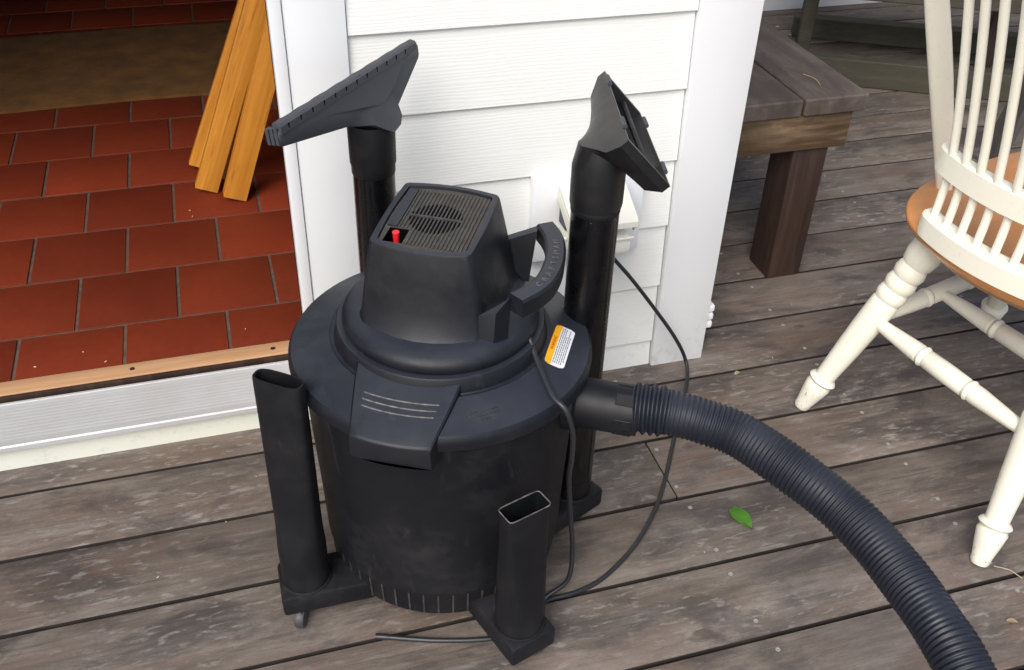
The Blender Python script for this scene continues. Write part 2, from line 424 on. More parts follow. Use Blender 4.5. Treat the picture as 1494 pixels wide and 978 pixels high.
hp('left_wall', bx(-3.2, -1.6, 1.392, 1.55, 0, 2.45), M_TRIM, 0)
hp('added_shade_roof', bx(.85, 6.0, 1.44, 3.4, 2.40, 2.50), M_TRIM, 0)  # unseen roof added to darken the bench and the rear deck
# doorway floor pieces
hp('sill_fascia', bx(-1.6, .0785, 1.397, 1.43, -.004, .0575, .0015, 1), M_FASCIA)
prof = [(1.383, .050), (1.383, .0585), (1.3855, .0610)]
y = 1.392
for i in range(12):
    prof += [(y, .06085 + i * .0005), (y + .0060, .0611 + i * .0005), (y + .0066, .06108 + i * .0005), (y + .0074, .06115 + i * .0005)]
    y += .0080
prof += [(1.4880, .0685), (1.4920, .0685), (1.4930, .0560), (1.535, .0560), (1.535, .050)]
bm = bmesh.new(); add_loft(bm, [[Vector((x, yy, zz)) for yy, zz in prof] for x in (-1.6, .0780)])
hp('aluminium_sill', bm, M_ALU, 20)
hp('gap_shade_strip', bx(-1.6, .084, 1.4985, 1.5030, .0565, .0755), M_LEG, 0)  # dark strip standing in for the shaded gap behind the sill
strip = hp('threshold_strip', bx(-1.6, .097, 1.5035, 1.5405, .0665, .0785, .002, 2), M_STRIP)
for x, yy in ((-.2235, 1.5225), (.024, 1.5215), (-.47, 1.5225)):
    bm = bmesh.new(); add_lathe(bm, [(.0048, 0), (.0045, .0004), (.003, -.0004 + .0006), (.0006, .0001)], 14)
    q = obj('screw', bm, M_LEG, strip); q.location = (x, yy, .0786)
# interior shell
hp('interior_wall', bx(.62, .70, 1.53, 5.2, 0, 2.5), M_INT, 0)
hp('interior_wall', bx(.1000, .62, 1.5205, 1.56, .03, 2.5), M_INT, 0)
hp('interior_wall', bx(-2.6, -2.5, 1.56, 5.2, 0, 2.5), M_INT, 0)
hp('interior_wall', bx(-2.6, .7, 5.2, 5.3, 0, 2.5), M_INT, 0)
hp('interior_ceiling', bx(-2.6, .7, 1.4, 5.3, 2.53, 2.6), M_INT, 0)
floor = tag(empty('tile_floor'), 'terracotta tiled floor laid in running bond inside the doorway', kind='structure')
TZ, TW, TY0 = .0747, .1871, 2.2347
o = obj('grout_bed', bx(-2.5, .62, 1.52, 5.2, .03, TZ - .0030), M_GROUT, floor, 0)
gt = .0062
tile_me = mesh_of(bx(gt / 2, TW - gt / 2, gt / 2, TW - gt / 2, -.010, 0, .0016, 2), 'tile', M_TILE, 40)
cut_me = mesh_of(bx(gt / 2, TW - gt / 2, gt / 2 + .055, TW - gt / 2, -.010, 0, .0016, 2), 'tile', M_TILE, 40)
for r in range(0, 17):
    y = TY0 - 4 * TW + r * TW
    off = -.4252 if r % 2 == 0 else -.3262 - TW
    for c in range(-6, 6):
        x = off + c * TW
        if x + TW > .62 or x < -1.75: continue
        t = obj('tile', cut_me if r == 0 else tile_me, None, floor)
        t.location = (x, y, TZ + random.uniform(-.0006, .0004)); t.rotation_euler = (random.uniform(-.002, .002), random.uniform(-.002, .002), 0)

# ---------------------------------------------------------------- far white wall
bm = bx(.845, 5.2, 3.27, 3.33, .0, 1.6)
o = obj('white_wall', bm, M_SHADEWALL, None, 0)
tag(o, 'low white painted wall closing the far end of the deck', 'wall')

# ---------------------------------------------------------------- rug and timbers inside
bm = bmesh.new()
N = 40
rng = random.Random(3)
def rugedge(x, b): return b + .006 * math.sin(x * 7 + b) + rng.uniform(-.002, .002)
rings = []
for i in range(N + 1):
    x = -1.5 + i * (1.72 / N)
    a, b2 = rugedge(x, 2.735), rugedge(x, 3.30)
    rings.append([Vector((x, a, TZ + .001)), Vector((x, a, TZ + .009)), Vector((x, a + .012, TZ + .012)), Vector((x, b2 - .012, TZ + .012)), Vector((x, b2, TZ + .009)), Vector((x, b2, TZ + .001))])
add_loft(bm, rings)
tag(obj('floor_runner', bm, M_RUG), 'brown woven runner lying across the terracotta tiles', 'rug')

def plank(corner, tilt, width, thick, length, left, label):
    """corner: foot corner on the tiles; the board is tilted by 'tilt' in its own plane, leaning to the right"""
    d = Vector((math.sin(R(tilt)), .03, math.cos(R(tilt)))).normalized(); s = Vector((math.cos(R(tilt)), 0, -math.sin(R(tilt)))); n = d.cross(s)
    M = Matrix.Translation(corner) @ Matrix(((s.x, n.x, d.x, 0), (s.y, n.y, d.y, 0), (s.z, n.z, d.z, 0), (0, 0, 0, 1)))
    bm = bmesh.new(); add_box(bm, -width, 0, 0, thick, 0, length, .0018, 2)
    o = obj('timber_plank', bm, M_PLANK); o.matrix_world = M
    tag(o, label, 'plank', 'timber planks leaning inside the doorway'); return o
PLANKS = [
    ((-.050, 2.275, TZ + .001), 24.0, .052, .020, 1.30, 0, 'leftmost leaning timber plank, its foot highest up the tiles'),
    ((-.040, 2.156, TZ + .001), 22.0, .052, .020, 1.25, 0, 'middle leaning timber plank with narrow square cut foot'),
    ((.021, 2.100, TZ + .001), 20.0, .052, .034, 1.20, 0, 'deeper orange timber plank leaning nearest the white door jamb'),
    ((-.012, 2.215, TZ + .001), 20.5, .045, .018, 1.20, 0, 'mostly hidden timber plank tucked behind the other leaning planks'),
]
for a in PLANKS: plank(*a)

# ---------------------------------------------------------------- outlet box on the wall
obx = tag(empty('outlet_box', (.565, 1.39, .36)), 'cream weatherproof outlet box on the white siding behind the right wand', 'outlet box')
def op(name, bm, m, smooth=35):
    o = obj(name, bm, m, obx, smooth); o.location = (-.565, -1.39, -.36); return o
op('mounting_block', bx(.470, .668, 1.378, 1.402, .285, .442, .002, 2), M_TRIM)
def sect(x, pts): return [Vector((x, y, z)) for y, z in pts]
# lower housing: open tray, its front lip below a dark slot
op('housing', bx(.518, .620, 1.3035, 1.3775, .328, .3585, .004, 2), M_BOX)
op('socket_face', bx(.5165, .6205, 1.345, 1.376, .3625, .400), M_RUBBER, 0)  # dark grey stands in for the shade inside the slot
cap = [(1.3775, .424), (1.3775, .429), (1.370, .431), (1.302, .397), (1.297, .391), (1.297, .381), (1.301, .381), (1.301, .389), (1.304, .392)]
bm = bmesh.new(); add_loft(bm, [sect(x, cap) for x in (.512, .626)])
op('hinged_cover', bm, M_BOX, 30)
flap = [(1.3775, .424), (1.3775, .405), (1.308, .368), (1.302, .371), (1.3015, .389), (1.305, .3915)]
for x0, x1 in ((.5115, .5145), (.6225, .6265)):
    bm = bmesh.new(); add_loft(bm, [sect(x, flap) for x in (x0, x1)]); op('cover_cheek', bm, M_BOX, 30)
bm = bx(.516, .623, 1.2985, 1.303, .357, .3615, .0015, 2); op('cover_lip', bm, M_BOX)
bm = bmesh.new(); add_lathe(bm, [(.004, 0), (.003, .004)], 10, Matrix.Translation((.5155, 1.335, .352)) @ Matrix.Rotation(R(-90), 4, 'Y')); op('hinge_pin', bm, M_BOX)

# small white ribbed clip low on the side of the corner board
clip = tag(empty('pipe_clip', (.846, 1.41, .09)), 'small white ribbed clip low on the corner board edge', 'clip')
for i in range(3):
    o = obj('clip_rib', bx(-.005, .014, -.012, .016, -.028 + i * .019, -.012 + i * .019, .004, 2), M_TRIM, clip)

# ---------------------------------------------------------------- bench
bench = tag(empty('bench', (1.15, 1.65, 0)), 'heavy weathered timber bench with thick square post behind the corner board', 'bench')
def bp(name, bm, m, smooth=35, parent=bench):
    o = obj(name, bm, m, parent, smooth); o.location = (-1.15, -1.65, 0); return o
BZ = .432
for i, (xa, xb) in enumerate(((1.1015, 1.244), (.955, 1.097))):
    bp('seat_board', bx(xa, xb, 1.595 + (.002 if i else 0), 3.0, BZ - .036 - .0006 * i, BZ - .001 * i, .0028, 1), M_BENCH)
bp('front_apron', bx(.87, 1.222, 1.606, 1.645, .316, BZ - .0375, .003, 2), M_APRON)
bp('side_apron', bx(1.182, 1.220, 1.647, 2.95, .316, BZ - .0375, .003, 2), M_APRON)
bp('post', bx(1.109, 1.190, 1.614, 1.700, 0, .3150, .004, 2), M_LEG)
bp('post', bx(1.109, 1.180, 2.70, 2.78, 0, BZ - .0375, .004, 2), M_LEG)
bp('post', bx(.89, .96, 1.652, 1.72, 0, BZ - .0375, .004, 2), M_LEG)

# ---------------------------------------------------------------- mossy timber furniture frame behind the bench
tb = tag(empty('garden_furniture', (2.1, 2.6, 0)), 'dark mossy timber outdoor furniture frame with floor runners behind the bench', 'furniture')
tdir = Vector((.884, -.468, 0)); tn = Vector((.468, .884, 0))
def tbeam(name, p, length, wd, z0, z1, m, bev=.003):
    M = Matrix.Translation(Vector((p[0] - 2.1, p[1] - 2.6, 0))) @ Matrix.Rotation(math.atan2(tdir.y, tdir.x), 4, 'Z')
    bm = bmesh.new(); add_box(bm, 0, length, 0, wd, z0, z1, bev, 1, M); return obj(name, bm, m, tb)
tbeam('floor_runner_beam', (1.72, 2.655), .95, .05, 0, .085, M_MOSS)
tbeam('floor_runner_beam', (1.95, 2.998), .80, .06, .0, .07, M_MOSS)
def tpost(p, wd, dp, z0, z1, m, lean=(0, 0)):
    M = Matrix.Translation(Vector((p[0] - 2.1, p[1] - 2.6, 0))) @ Matrix.Rotation(math.atan2(tdir.y, tdir.x), 4, 'Z')
    M = M @ Matrix(((1, 0, lean[0], 0), (0, 1, lean[1], 0), (0, 0, 1, 0), (0, 0, 0, 1)))
    bm = bmesh.new(); add_box(bm, 0, wd, 0, dp, z0, z1, .003, 1, M); return obj('leg', bm, m, tb)
tpost((1.885, 2.86), .045, .06, 0, .55, M_MOSS)
tpost((2.315, 2.49), .04, .05, .0, .55, M_LEG)
tpost((2.62, 2.62), .05, .06, 0, .55, M_LEG)
tbeam('seat_rail', (1.80, 2.615), 1.05, .05, .268, .33, M_MOSS)
tbeam('seat_rail', (1.97, 2.985), .95, .05, .268, .33, M_MOSS)
for i in range(6):
    tbeam('seat_slat', (1.80 + .468 * (-.01 + i * .077), 2.615 + .884 * (-.01 + i * .077)), 1.05, .073, .331, .350, M_MOSS)
gp = tag(empty('garden_post', (2.0, 2.0, 0)), 'slim grey timber post seen between the chair spindles', 'post')
bm = bmesh.new()
add_box(bm, -.018, .018, -.03, .03, 0, 1.0, .003, 1, Matrix(((1, 0, .06, 0), (0, 1, -.16, 0), (0, 0, 1, 0), (0, 0, 0, 1))))
obj('upright', bm, M_GREYWOOD, gp)
obj('foot_pad', bx(-.03, .03, -.045, .045, 0, .012, .002, 1), M_GREYWOOD, gp)

# ---------------------------------------------------------------- white windsor chair
CA = math.atan2(.21, .978)
chair = tag(empty('spindle_chair', (1.0, .995, 0), CA), 'white spindle back chair with turned legs and honey coloured wooden seat', 'chair')
def cp(name, bm, m, smooth=40, parent=None):
    return obj(name, bm, m, parent or chair, smooth)
SZ = .42
half = [(.030, .0), (.033, .04), (.043, .085), (.059, .132), (.078, .164), (.118, .199), (.175, .225), (.25, .240), (.34, .245), (.42, .245), (.48, .235), (.52, .20), (.535, .12), (.54, 0)]
outline = [(x, y) for x, y in half] + [(x, -y) for x, y in reversed(half[1:-1])]
outl = catmull([Vector((x, y, 0)) for x, y in outline + [outline[0]]], 4)[:-1]
cen = Vector((.29, 0, 0))
def seat_ring(inset, z, dish=0):
    out = []
    for p in outl:
        d = (p - cen); L = d.length
        q = cen + d * ((L - inset) / L); out.append(Vector((q.x, q.y, z)))
    return out
bm = bmesh.new()
rings = [seat_ring(.040, SZ - .040), seat_ring(.026, SZ - .036), seat_ring(.012, SZ - .025), seat_ring(.003, SZ - .013), seat_ring(0, SZ - .006), seat_ring(.0015, SZ - .002), seat_ring(.005, SZ), seat_ring(.05, SZ), seat_ring(.12, SZ - .002), seat_ring(.19, SZ - .004)]
add_loft(bm, rings)
cp('seat', bm, M_SEAT, 50)
LEGP = [(0, .0125), (.012, .0145), (.03, .015), (.09, .020), (.135, .0235), (.150, .0215), (.155, .0195), (.160, .0235), (.170, .0262), (.180, .0235), (.186, .0185), (.24, .0195), (.36, .0225),
        (.50, .0248), (.60, .0256), (.625, .0246), (.632, .0225), (.640, .0252), (.662, .0272), (.684, .0252), (.692, .0228), (.700, .0254), (.722, .0275), (.745, .0254), (.753, .0228), (.760, .0254),
        (.783, .0277), (.808, .0254), (.816, .0230), (.825, .0262), (.87, .0300), (.93, .0285), (1.0, .0220)]
legs = [((.004, .211, 0), (.145, .134, .388)), ((-.004, -.211, 0), (.137, -.134, .388)), ((.534, .232, 0), (.445, .160, .385)), ((.534, -.232, 0), (.445, -.160, .385))]
for p0, p1 in legs:
    lg = cp('leg', turned(p0, p1, LEGP, 22), M_CHAIR)
    bm = turned(Vector(p0).lerp(Vector(p1), .0), Vector(p0).lerp(Vector(p1), .148), [(0, .0128), (.08, .0150), (.2, .0155), (.6, .0205), (.93, .0239), (1, .0222)], 22)
    cp('foot', bm, M_CHAIRFOOT, 40, lg)
def on_leg(i, z):
    a, b = Vector(legs[i][0]), Vector(legs[i][1]); return a.lerp(b, z / b.z)
STR = [(0, .009), (.10, .012), (.30, .0165), (.33, .0165), (.335, .0140), (.342, .0165), (.355, .0185), (.368, .0165), (.376, .0145), (.384, .0165), (.5, .0172),
       (.616, .0165), (.624, .0145), (.632, .0165), (.645, .0185), (.658, .0165), (.665, .0140), (.67, .0165), (.70, .0165), (.90, .012), (1, .009)]
A2, C2, B2, D2 = on_leg(0, .20), on_leg(2, .20), on_leg(1, .20), on_leg(3, .20)
cp('stretcher', turned(A2, C2, STR, 16), M_CHAIR); cp('stretcher', turned(B2, D2, STR, 16), M_CHAIR)
cp('stretcher', turned(on_leg(0, .205), on_leg(1, .205), STR, 16), M_CHAIR)
m1, m2 = A2.lerp(C2, .45), B2.lerp(D2, .45)
cp('stretcher', turned(m1, m2, STR, 16), M_CHAIR)
def arc_fwd(l, f0=.040): return f0 + 1.55 * l * l
def rail(hw, z0, z1, th, f0, n=22, curv=1.55):
    bm = bmesh.new(); rings = []
    for i in range(n + 1):
        l = -hw + 2 * hw * i / n; f = f0 + curv * l * l
        e = .35 if i in (0, n) else 1
        h = th / 2 * (.7 if i in (0, n) else 1)
        rings.append([Vector((f - h, l, z0)), Vector((f + h, l, z0)), Vector((f + h, l, z1 - .004)), Vector((f + h - .004, l, z1)), Vector((f - h + .004, l, z1)), Vector((f - h, l, z1 - .004))])
    add_loft(bm, rings); return bm
cp('back_base_rail', rail(.118, SZ - .001, .455, .034, .042), M_CHAIR, 30)
cp('back_middle_rail', rail(.128, .522, .562, .022, .044), M_CHAIR, 30)
LEAN = .25
for i in range(8):
    l = .1 - .0312 * i
    f = arc_fwd(l, .042)
    bm = bmesh.new()
    pts = [(f, l, .452), (f + .003, l * 1.0, .50), (f, l, .545), (f - .018, l * 1.03, .64), (f - .062, l * 1.08, .80), (f - .120, l * 1.14, .96)]
    sm = catmull(pts, 5)
    add_tube(bm, sm, lambda k: .0066, 12)
    cp('spindle', bm, M_CHAIR, 60)
cp('crest_rail', rail(.235, .95, 1.03, .024, -.07, 22, 1.2), M_CHAIR, 30)
for s in (1, -1):
    bm = bmesh.new(); rings = []
    for t in range(9):
        u = t / 8
        p = Vector((.205 - .197 * u * (1 + .15 * u), s * (.200 + .035 * u), SZ - .002 + u * .56))
        wd = .0135 + .006 * math.sin(math.pi * min(1, u * 1.1)); th = .008
        wdv = Vector((.80, s * -.6, 0)) ; thv = Vector((.6 , s * .8, 0))
        ring = []
        for a in range(14):
            an = 2 * math.pi * a / 14; ca, sa = math.cos(an), math.sin(an)
            ring.append(p + wdv * wd * (abs(ca) ** .6) * (1 if ca > 0 else -1) + thv * th * (abs(sa) ** .6) * (1 if sa > 0 else -1))
        rings.append(ring)
    add_loft(bm, rings); cp('back_post', bm, M_CHAIR, 50)

# ---------------------------------------------------------------- vacuum cleaner
VA = R(-30); VC = Vector((.236, 1.048, 0))
vac = tag(empty('vacuum_cleaner', VC, VA), 'black drum vacuum cleaner with motor head, carry handle and ribbed hose', 'vacuum cleaner')
def vp(name, bm, m, smooth=35, parent=None): return obj(name, bm, m, parent or vac, smooth)
Minv = (Matrix.Translation(VC) @ Matrix.Rotation(VA, 4, 'Z')).inverted()
def vl(p): return Minv @ Vector(p)
# drum
bm = bmesh.new()
add_lathe(bm, [(.150, .036), (.166, .038), (.1695, .044), (.1725, .084), (.1745, .0875), (.1752, .092), (.178, .18), (.1835, .30), (.1865, .384), (.1865, .392)], 96)
drum = vp('drum', bm, M_BODY, 35)
bm = bmesh.new()
for i in range(52):
    M = Matrix.Rotation(2 * math.pi * i / 52, 4, 'Z'); e = .0013
    add_loft(bm, [[M @ Vector(q) for q in ((.160, -e, z), (r, -e, z), (r, e, z), (.160, e, z))] for z, r in ((.0435, .1704), (.084, .1734))])
vp('base_rib_band', bm, M_RIB, 0, drum)
# lid
def lidz(r): return .4065 + (.1985 - r) / (.1985 - .147) * .0165
bm = bmesh.new()
add_lathe(bm, [(.185, .382), (.200, .383), (.2025, .386), (.2030, .394), (.2022, .401), (.1985, .4065), (.180, lidz(.180)), (.160, lidz(.160)), (.1475, .4232), (.1440, .4215), (.1418, .4212), (.1405, .4225), (.1375, .4415), (.1362, .4430), (.1315, .4432), (.1275, .4420), (.1265, .442), (.05, .442)], 96)
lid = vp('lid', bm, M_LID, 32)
# motor skirt and head
bm = bmesh.new()
add_lathe(bm, [(.124, .4415), (.1275, .443), (.1290, .447), (.1285, .4535), (.1255, .4585), (.119, .4625), (.108, .4655), (.09, .467), (.03, .468)], 96)
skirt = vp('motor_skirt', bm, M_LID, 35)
bm = bmesh.new()
K = dict(k=6, side=6)
def mr(x0, x1, y0, y1, r, z, tilt=0.0, bw=.010):
    ring = rrect(x0, x1, y0, y1, r, z, bow=(bw, .003, bw * .8, .003), **K)
    for p in ring: p.z += tilt * (p.y - .01)
    return ring
rings = [mr(-.095, .086, -.068, .105, .020, .460, 0, .033), mr(-.0910, .0805, -.0650, .1005, .016, .4670, 0, .031), mr(-.0885, .0772, -.0632, .0985, .012, .473, 0, .028),
         mr(-.0845, .0728, -.0620, .0955, .010, .500, .01, .018), mr(-.0790, .0660, -.0620, .0905, .008, .535, .02, .0125), mr(-.0715, .0572, -.0605, .0835, .006, .5795, .05), mr(-.0700, .0556, -.0592, .0820, .005, .5822, .05),
         mr(-.0680, .0536, -.0572, .0800, .004, .5828, .05), mr(-.0630, .0490, -.0525, .0750, .003, .5826, .05), mr(-.0622, .0482, -.0517, .0742, .003, .5785, .05)]
add_loft(bm, rings, True, False)
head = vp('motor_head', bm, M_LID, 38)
zt = lambda y: .5790 + .05 * (y - .01)
# recessed grille plate with a switch pocket at its front left corner
bm = bmesh.new()
X0, X1, Y0, Y1 = -.066, .052, -.0635, .0840
PX0, PX1, PY0, PY1 = -.0575, -.0325, -.0500, -.0190
xs = [X0, PX0, PX1, X1]; ys = [Y0, PY0, PY1, Y1]
vv = [[bm.verts.new((x, yy, zt(yy) - .0003)) for x in xs] for yy in ys]
for j in range(3):
    for i in range(3):
        if i == 1 and j == 1: continue
        bm.faces.new((vv[j][i], vv[j][i + 1], vv[j + 1][i + 1], vv[j + 1][i]))
plate = vp('grille_plate', bm, M_DUSTY, 0, head)
bm = bmesh.new()
lo = [bm.verts.new((x, yy, zt(yy) - .024)) for x, yy in ((PX0, PY0), (PX1, PY0), (PX1, PY1), (PX0, PY1))]
hi = [vv_ for vv_ in [bm.verts.new((x, yy, zt(yy) - .0003)) for x, yy in ((PX0, PY0), (PX1, PY0), (PX1, PY1), (PX0, PY1))]]
for i in range(4): bm.faces.new((hi[i], hi[(i + 1) % 4], lo[(i + 1) % 4], lo[i]))
bm.faces.new(lo)
vp('switch_pocket', bm, M_DARK, 0, head)
bm = bmesh.new()
add_tube(bm, catmull([(-.044, -.036, zt(-.036) - .020), (-.0438, -.037, zt(-.036) - .004), (-.0436, -.038, zt(-.036) + .0065)], 5), lambda i: .0034 + .0010 * (i / 10), 12)
vp('switch', bm, M_RED, 50, head)
# raised border left of the ribs
bm = bmesh.new(); add_box(bm, -.0622, -.0490, -.0165, .0735, .0, .0026, .0005, 1, Matrix(((1, 0, 0, 0), (0, 1, 0, 0), (0, .05, 1, .5785 - .05 * .01), (0, 0, 0, 1))))
vp('grille_border', bm, M_LID, 35, head)
CXV, CYV, RV = -.008, .012, .0335
bm = bmesh.new()
disc = [Vector((CXV + RV * math.cos(a * 2 * math.pi / 40), CYV + RV * math.sin(a * 2 * math.pi / 40), 0)) for a in range(40)]
for p in disc: p.z = zt(p.y) + .0002
bm.faces.new([bm.verts.new(p) for p in disc])
vp('painted_fan_hole', bm, M_DARK, 0, head)  # flat black disc painting the darkness of the hole under the ribs
Sh = Matrix(((1, 0, 0, 0), (0, 1, 0, 0), (0, .05, 1, .5785 - .05 * .01), (0, 0, 0, 1)))
nr = 20
rib_first = None
for i in range(nr):
    x = -.0470 + i * (.0930 / (nr - 1))
    y0 = -.0165 if x < -.0315 else -.0510
    bm = bmesh.new(); add_box(bm, x - .0011, x + .0011, y0, .0730, .0002, .0022, .0003, 1, Sh)
    vp('grille_rib', bm, M_RIB, 0, head)
bm = bmesh.new(); add_box(bm, CXV - RV, CXV + RV, CYV - .0012, CYV + .0012, .0005, .0031, 0, 1, Sh)
vp('grille_crossbar', bm, M_RIB, 0, head)
# front latch plate with three grip ridges
def lz(y): return .4425 + (y + .105) / (-.212 + .105) * (.4035 - .4425)
bm = bmesh.new()
rings = []
def latch_ring(yy, hw, dz, by, bz):
    c = -.006 * (1 + (yy + .1) / .112); x0, x1 = c - hw, c + hw; n = 11; ring = []; e = .0022
    xsr = [x0] + [x0 + e + (x1 - x0 - 2 * e) * i / (n - 3) for i in range(n - 2)] + [x1]
    for i, x in enumerate(xsr):
        u = (x - c) / hw
        ring.append(Vector((x, yy - .006 * (1 - u * u), lz(yy) - dz - (.0016 if i in (0, n - 1) else 0))))
    for x in reversed(xsr):
        u = (x - c) / hw
        ring.append(Vector((c + (x - c) * 1.02, by - .006 * (1 - u * u), bz)))
    return ring
rings = [latch_ring(-.100, .0700, 0, -.100, .40), latch_ring(-.135, .0660, 0, -.135, .40), latch_ring(-.165, .0605, 0, -.165, .395), latch_ring(-.185, .0565, 0, -.188, .372),
         latch_ring(-.2080, .0515, 0, -.206, .371), latch_ring(-.2108, .0508, .0008, -.2105, .371), latch_ring(-.2120, .0500, .0028, -.2122, .371)]
add_loft(bm, rings)
latch = vp('lid_latch', bm, M_LID, 32)
for k in range(3):
    bm = bmesh.new(); pts = []
    for i in range(13):
        u = -1 + 2 * i / 12; yy = -.1560 - .0085 * k
        x = u * (.0475 - .001 * k) - .003
        y2 = yy - .0050 * (1 - u * u); pts.append(Vector((x, y2, lz(yy) + .0002)))
    add_tube(bm, pts, .0012, 8); vp('grip_ridge', bm, M_SCUFF, 60, latch)
# carry handle
bm = bmesh.new()
HZ = .530
cen_pts = [(.113, -.0575), (.128, -.034), (.1375, -.010), (.141, .022), (.139, .054), (.1315, .086), (.122, .108), (.110, .126)]
pth = catmull([Vector((x, y, 0)) for x, y in cen_pts], 5)
rings = []
for i, p in enumerate(pth):
    t = (pth[min(i + 1, len(pth) - 1)] - pth[max(i - 1, 0)]).normalized(); nrm = Vector((t.y, -t.x, 0))
    hw = .0122; th = .025
    ring = []
    for a, b in ((-hw, HZ - th), (hw, HZ - th), (hw + .001, HZ - .003), (hw - .002, HZ), (-hw + .002, HZ), (-hw - .001, HZ - .003)):
        q = p + nrm * a; ring.append(Vector((q.x, q.y, b)))
    rings.append(ring)
add_loft(bm, rings)
handle = vp('carry_handle', bm, M_TOOL if False else M_LID, 35)
# rear and front struts of the handle
bm = bmesh.new()
add_loft(bm, [[Vector(p) for p in r] for r in ([(.055, .081, .452), (.097, .0960, .452), (.094, .1090, .452), (.055, .096, .452)], [(.060, .0905, .5130), (.1035, .1065, .5270), (.1005, .1200, .5270), (.060, .105, .5130)])])
vp('handle_rear_strut', bm, M_LID, 35, handle)
bm = bmesh.new()
add_loft(bm, [[Vector(p) for p in r] for r in ([(.060, -.0700, .452), (.089, -.0720, .452), (.1035, -.0560, .452), (.066, -.048, .452)], [(.0605, -.0635, .492), (.0895, -.0640, .504), (.105, -.0505, .512), (.066, -.044, .494)], [(.074, -.0612, .501), (.1035, -.0575, .5245), (.1130, -.0480, .5245), (.078, -.044, .503)])])
vp('handle_front_strut', bm, M_LID, 35, handle)
obj('tag', bx(.106, .1115, -.0300, -.0235, .4460, .4580, .0004, 1), M_LABEL_W, handle)
# raised lettering on the handle
def letter_mesh(ch, size, depth, m, bold=0.0):
    cu = bpy.data.curves.new('letter', 'FONT'); cu.body = ch; cu.size = size; cu.extrude = depth; cu.align_x = 'CENTER'; cu.offset = bold
    to = bpy.data.objects.new('letter', cu); C.objects.link(to)
    dg = bpy.context.evaluated_depsgraph_get(); dg.update()
    me = bpy.data.meshes.new_from_object(to.evaluated_get(dg)); wid = to.dimensions.x
    bpy.data.objects.remove(to); bpy.data.curves.remove(cu)
    me.materials.clear(); me.materials.append(m); return me, wid
word = 'CRAFTSMAN'
L0, L1 = .040, .146
cum = [0]
for a, b in zip(pth, pth[1:]): cum.append(cum[-1] + (b - a).length)
for i, ch in enumerate(word):
    s = L0 + (L1 - L0) * i / (len(word) - 1)
    j = max(k for k in range(len(cum)) if cum[k] <= s); j = min(j, len(pth) - 2)
    p = pth[j].lerp(pth[j + 1], (s - cum[j]) / (cum[j + 1] - cum[j])); t = (pth[j + 1] - pth[j]).normalized()
    me, wd = letter_mesh(ch, .0115, .0005, M_SCUFF)
    lo_ = obj('letter', me, None, handle)
    up = Vector((-t.y, t.x, 0))
    q = p - up * .0045
    lo_.matrix_local = Matrix(((t.x, up.x, 0, q.x), (t.y, up.y, 0, q.y), (0, 0, 1, HZ + .0003), (0, 0, 0, 1)))
# warning label laid on the lid cone
def lid_pt(x, y, dz): return Vector((x, y, lidz(math.hypot(x, y)) + dz))
def label_patch(x0, x1, y0, y1, dz, nx=4, ny=14, cr=0.0):
    bm = bmesh.new(); g_ = []
    for j in range(ny + 1):
        yy = y0 + (y1 - y0) * j / ny
        ed = min(yy - min(y0, y1), max(y0, y1) - yy)
        ins = 0
        g_.append([bm.verts.new(lid_pt(x0 + (x1 - x0) * i / nx, yy, dz)) for i in range(nx + 1)])
    for j in range(ny):
        for i in range(nx): bm.faces.new((g_[j][i], g_[j][i + 1], g_[j + 1][i + 1], g_[j + 1][i]))
    return bm
LX0, LX1, LY0, LY1 = .1475, .1735, -.0360, .0510
def rounded_label(dz):
    bm = bmesh.new(); rr = .006; ring = []
    for cx, cy, a0 in ((LX1 - rr, LY0 + rr, -90), (LX1 - rr, LY1 - rr, 0), (LX0 + rr, LY1 - rr, 90), (LX0 + rr, LY0 + rr, 180)):
        for i in range(6):
            a = R(a0 + 18 * i); ring.append((cx + rr * math.cos(a), cy + rr * math.sin(a)))
    return ring
def strip_mesh(xa, xb, dz):
    bm = bmesh.new(); rr = .006; rows = []
    n = 30
    for j in range(n + 1):
        yy = LY0 + (LY1 - LY0) * j / n; ed = min(yy - LY0, LY1 - yy)
        ins = rr - math.sqrt(max(0, rr * rr - max(0, rr - ed) ** 2)) if ed < rr else 0
        a = max(xa, LX0 + ins); b = min(xb, LX1 - ins)
        rows.append([bm.verts.new(lid_pt(a + (b - a) * i / 4, yy, dz)) for i in range(5)])
    for r0, r1 in zip(rows, rows[1:]):
        for i in range(4): bm.faces.new((r0[i], r0[i + 1], r1[i + 1], r1[i]))
    return bm
label = vp('warning_label', strip_mesh(LX0, LX1, .0007), M_LABEL_W, 0, lid)
tag(label, 'white and orange warning label')
vp('orange_band', strip_mesh(LX0, LX0 + .0085, .0010), M_LABEL_O, 0, lid)
me, wd = letter_mesh('WARNING', .0062, .0, M_INK_O, .00008)
lo_ = obj('warning_text', me, None, lid)
bmx = bmesh.new(); bmx.from_mesh(me)
for v in bmx.verts:
    x, yy = LX0 + .0020 + v.co.y, .0085 + (-v.co.x)
    x = LX0 + .0064 - v.co.y; yy = .0075 + v.co.x
    v.co = lid_pt(x, yy, .0014)
bmx.to_mesh(me); bmx.free()
bm = bmesh.new(); rngl = random.Random(5)
for k, x in enumerate((LX0 + .0105, LX0 + .0130, LX0 + .0155, LX0 + .0180, LX0 + .0205, LX0 + .0228)):
    yy = LY0 + .0055 + (.006 if k == 5 else 0)
    while yy < LY1 - .006 - (.016 if k in (3, 5) else 0):
        ln = rngl.uniform(.002, .0055)
        a = [bm.verts.new(lid_pt(px, py, .0012)) for px, py in ((x - .0005, yy), (x + .0005, yy), (x + .0005, yy + ln), (x - .0005, yy + ln))]
        bm.faces.new(a); yy += ln + .0011
o = vp('print_lines', bm, M_INK, 0, lid); 
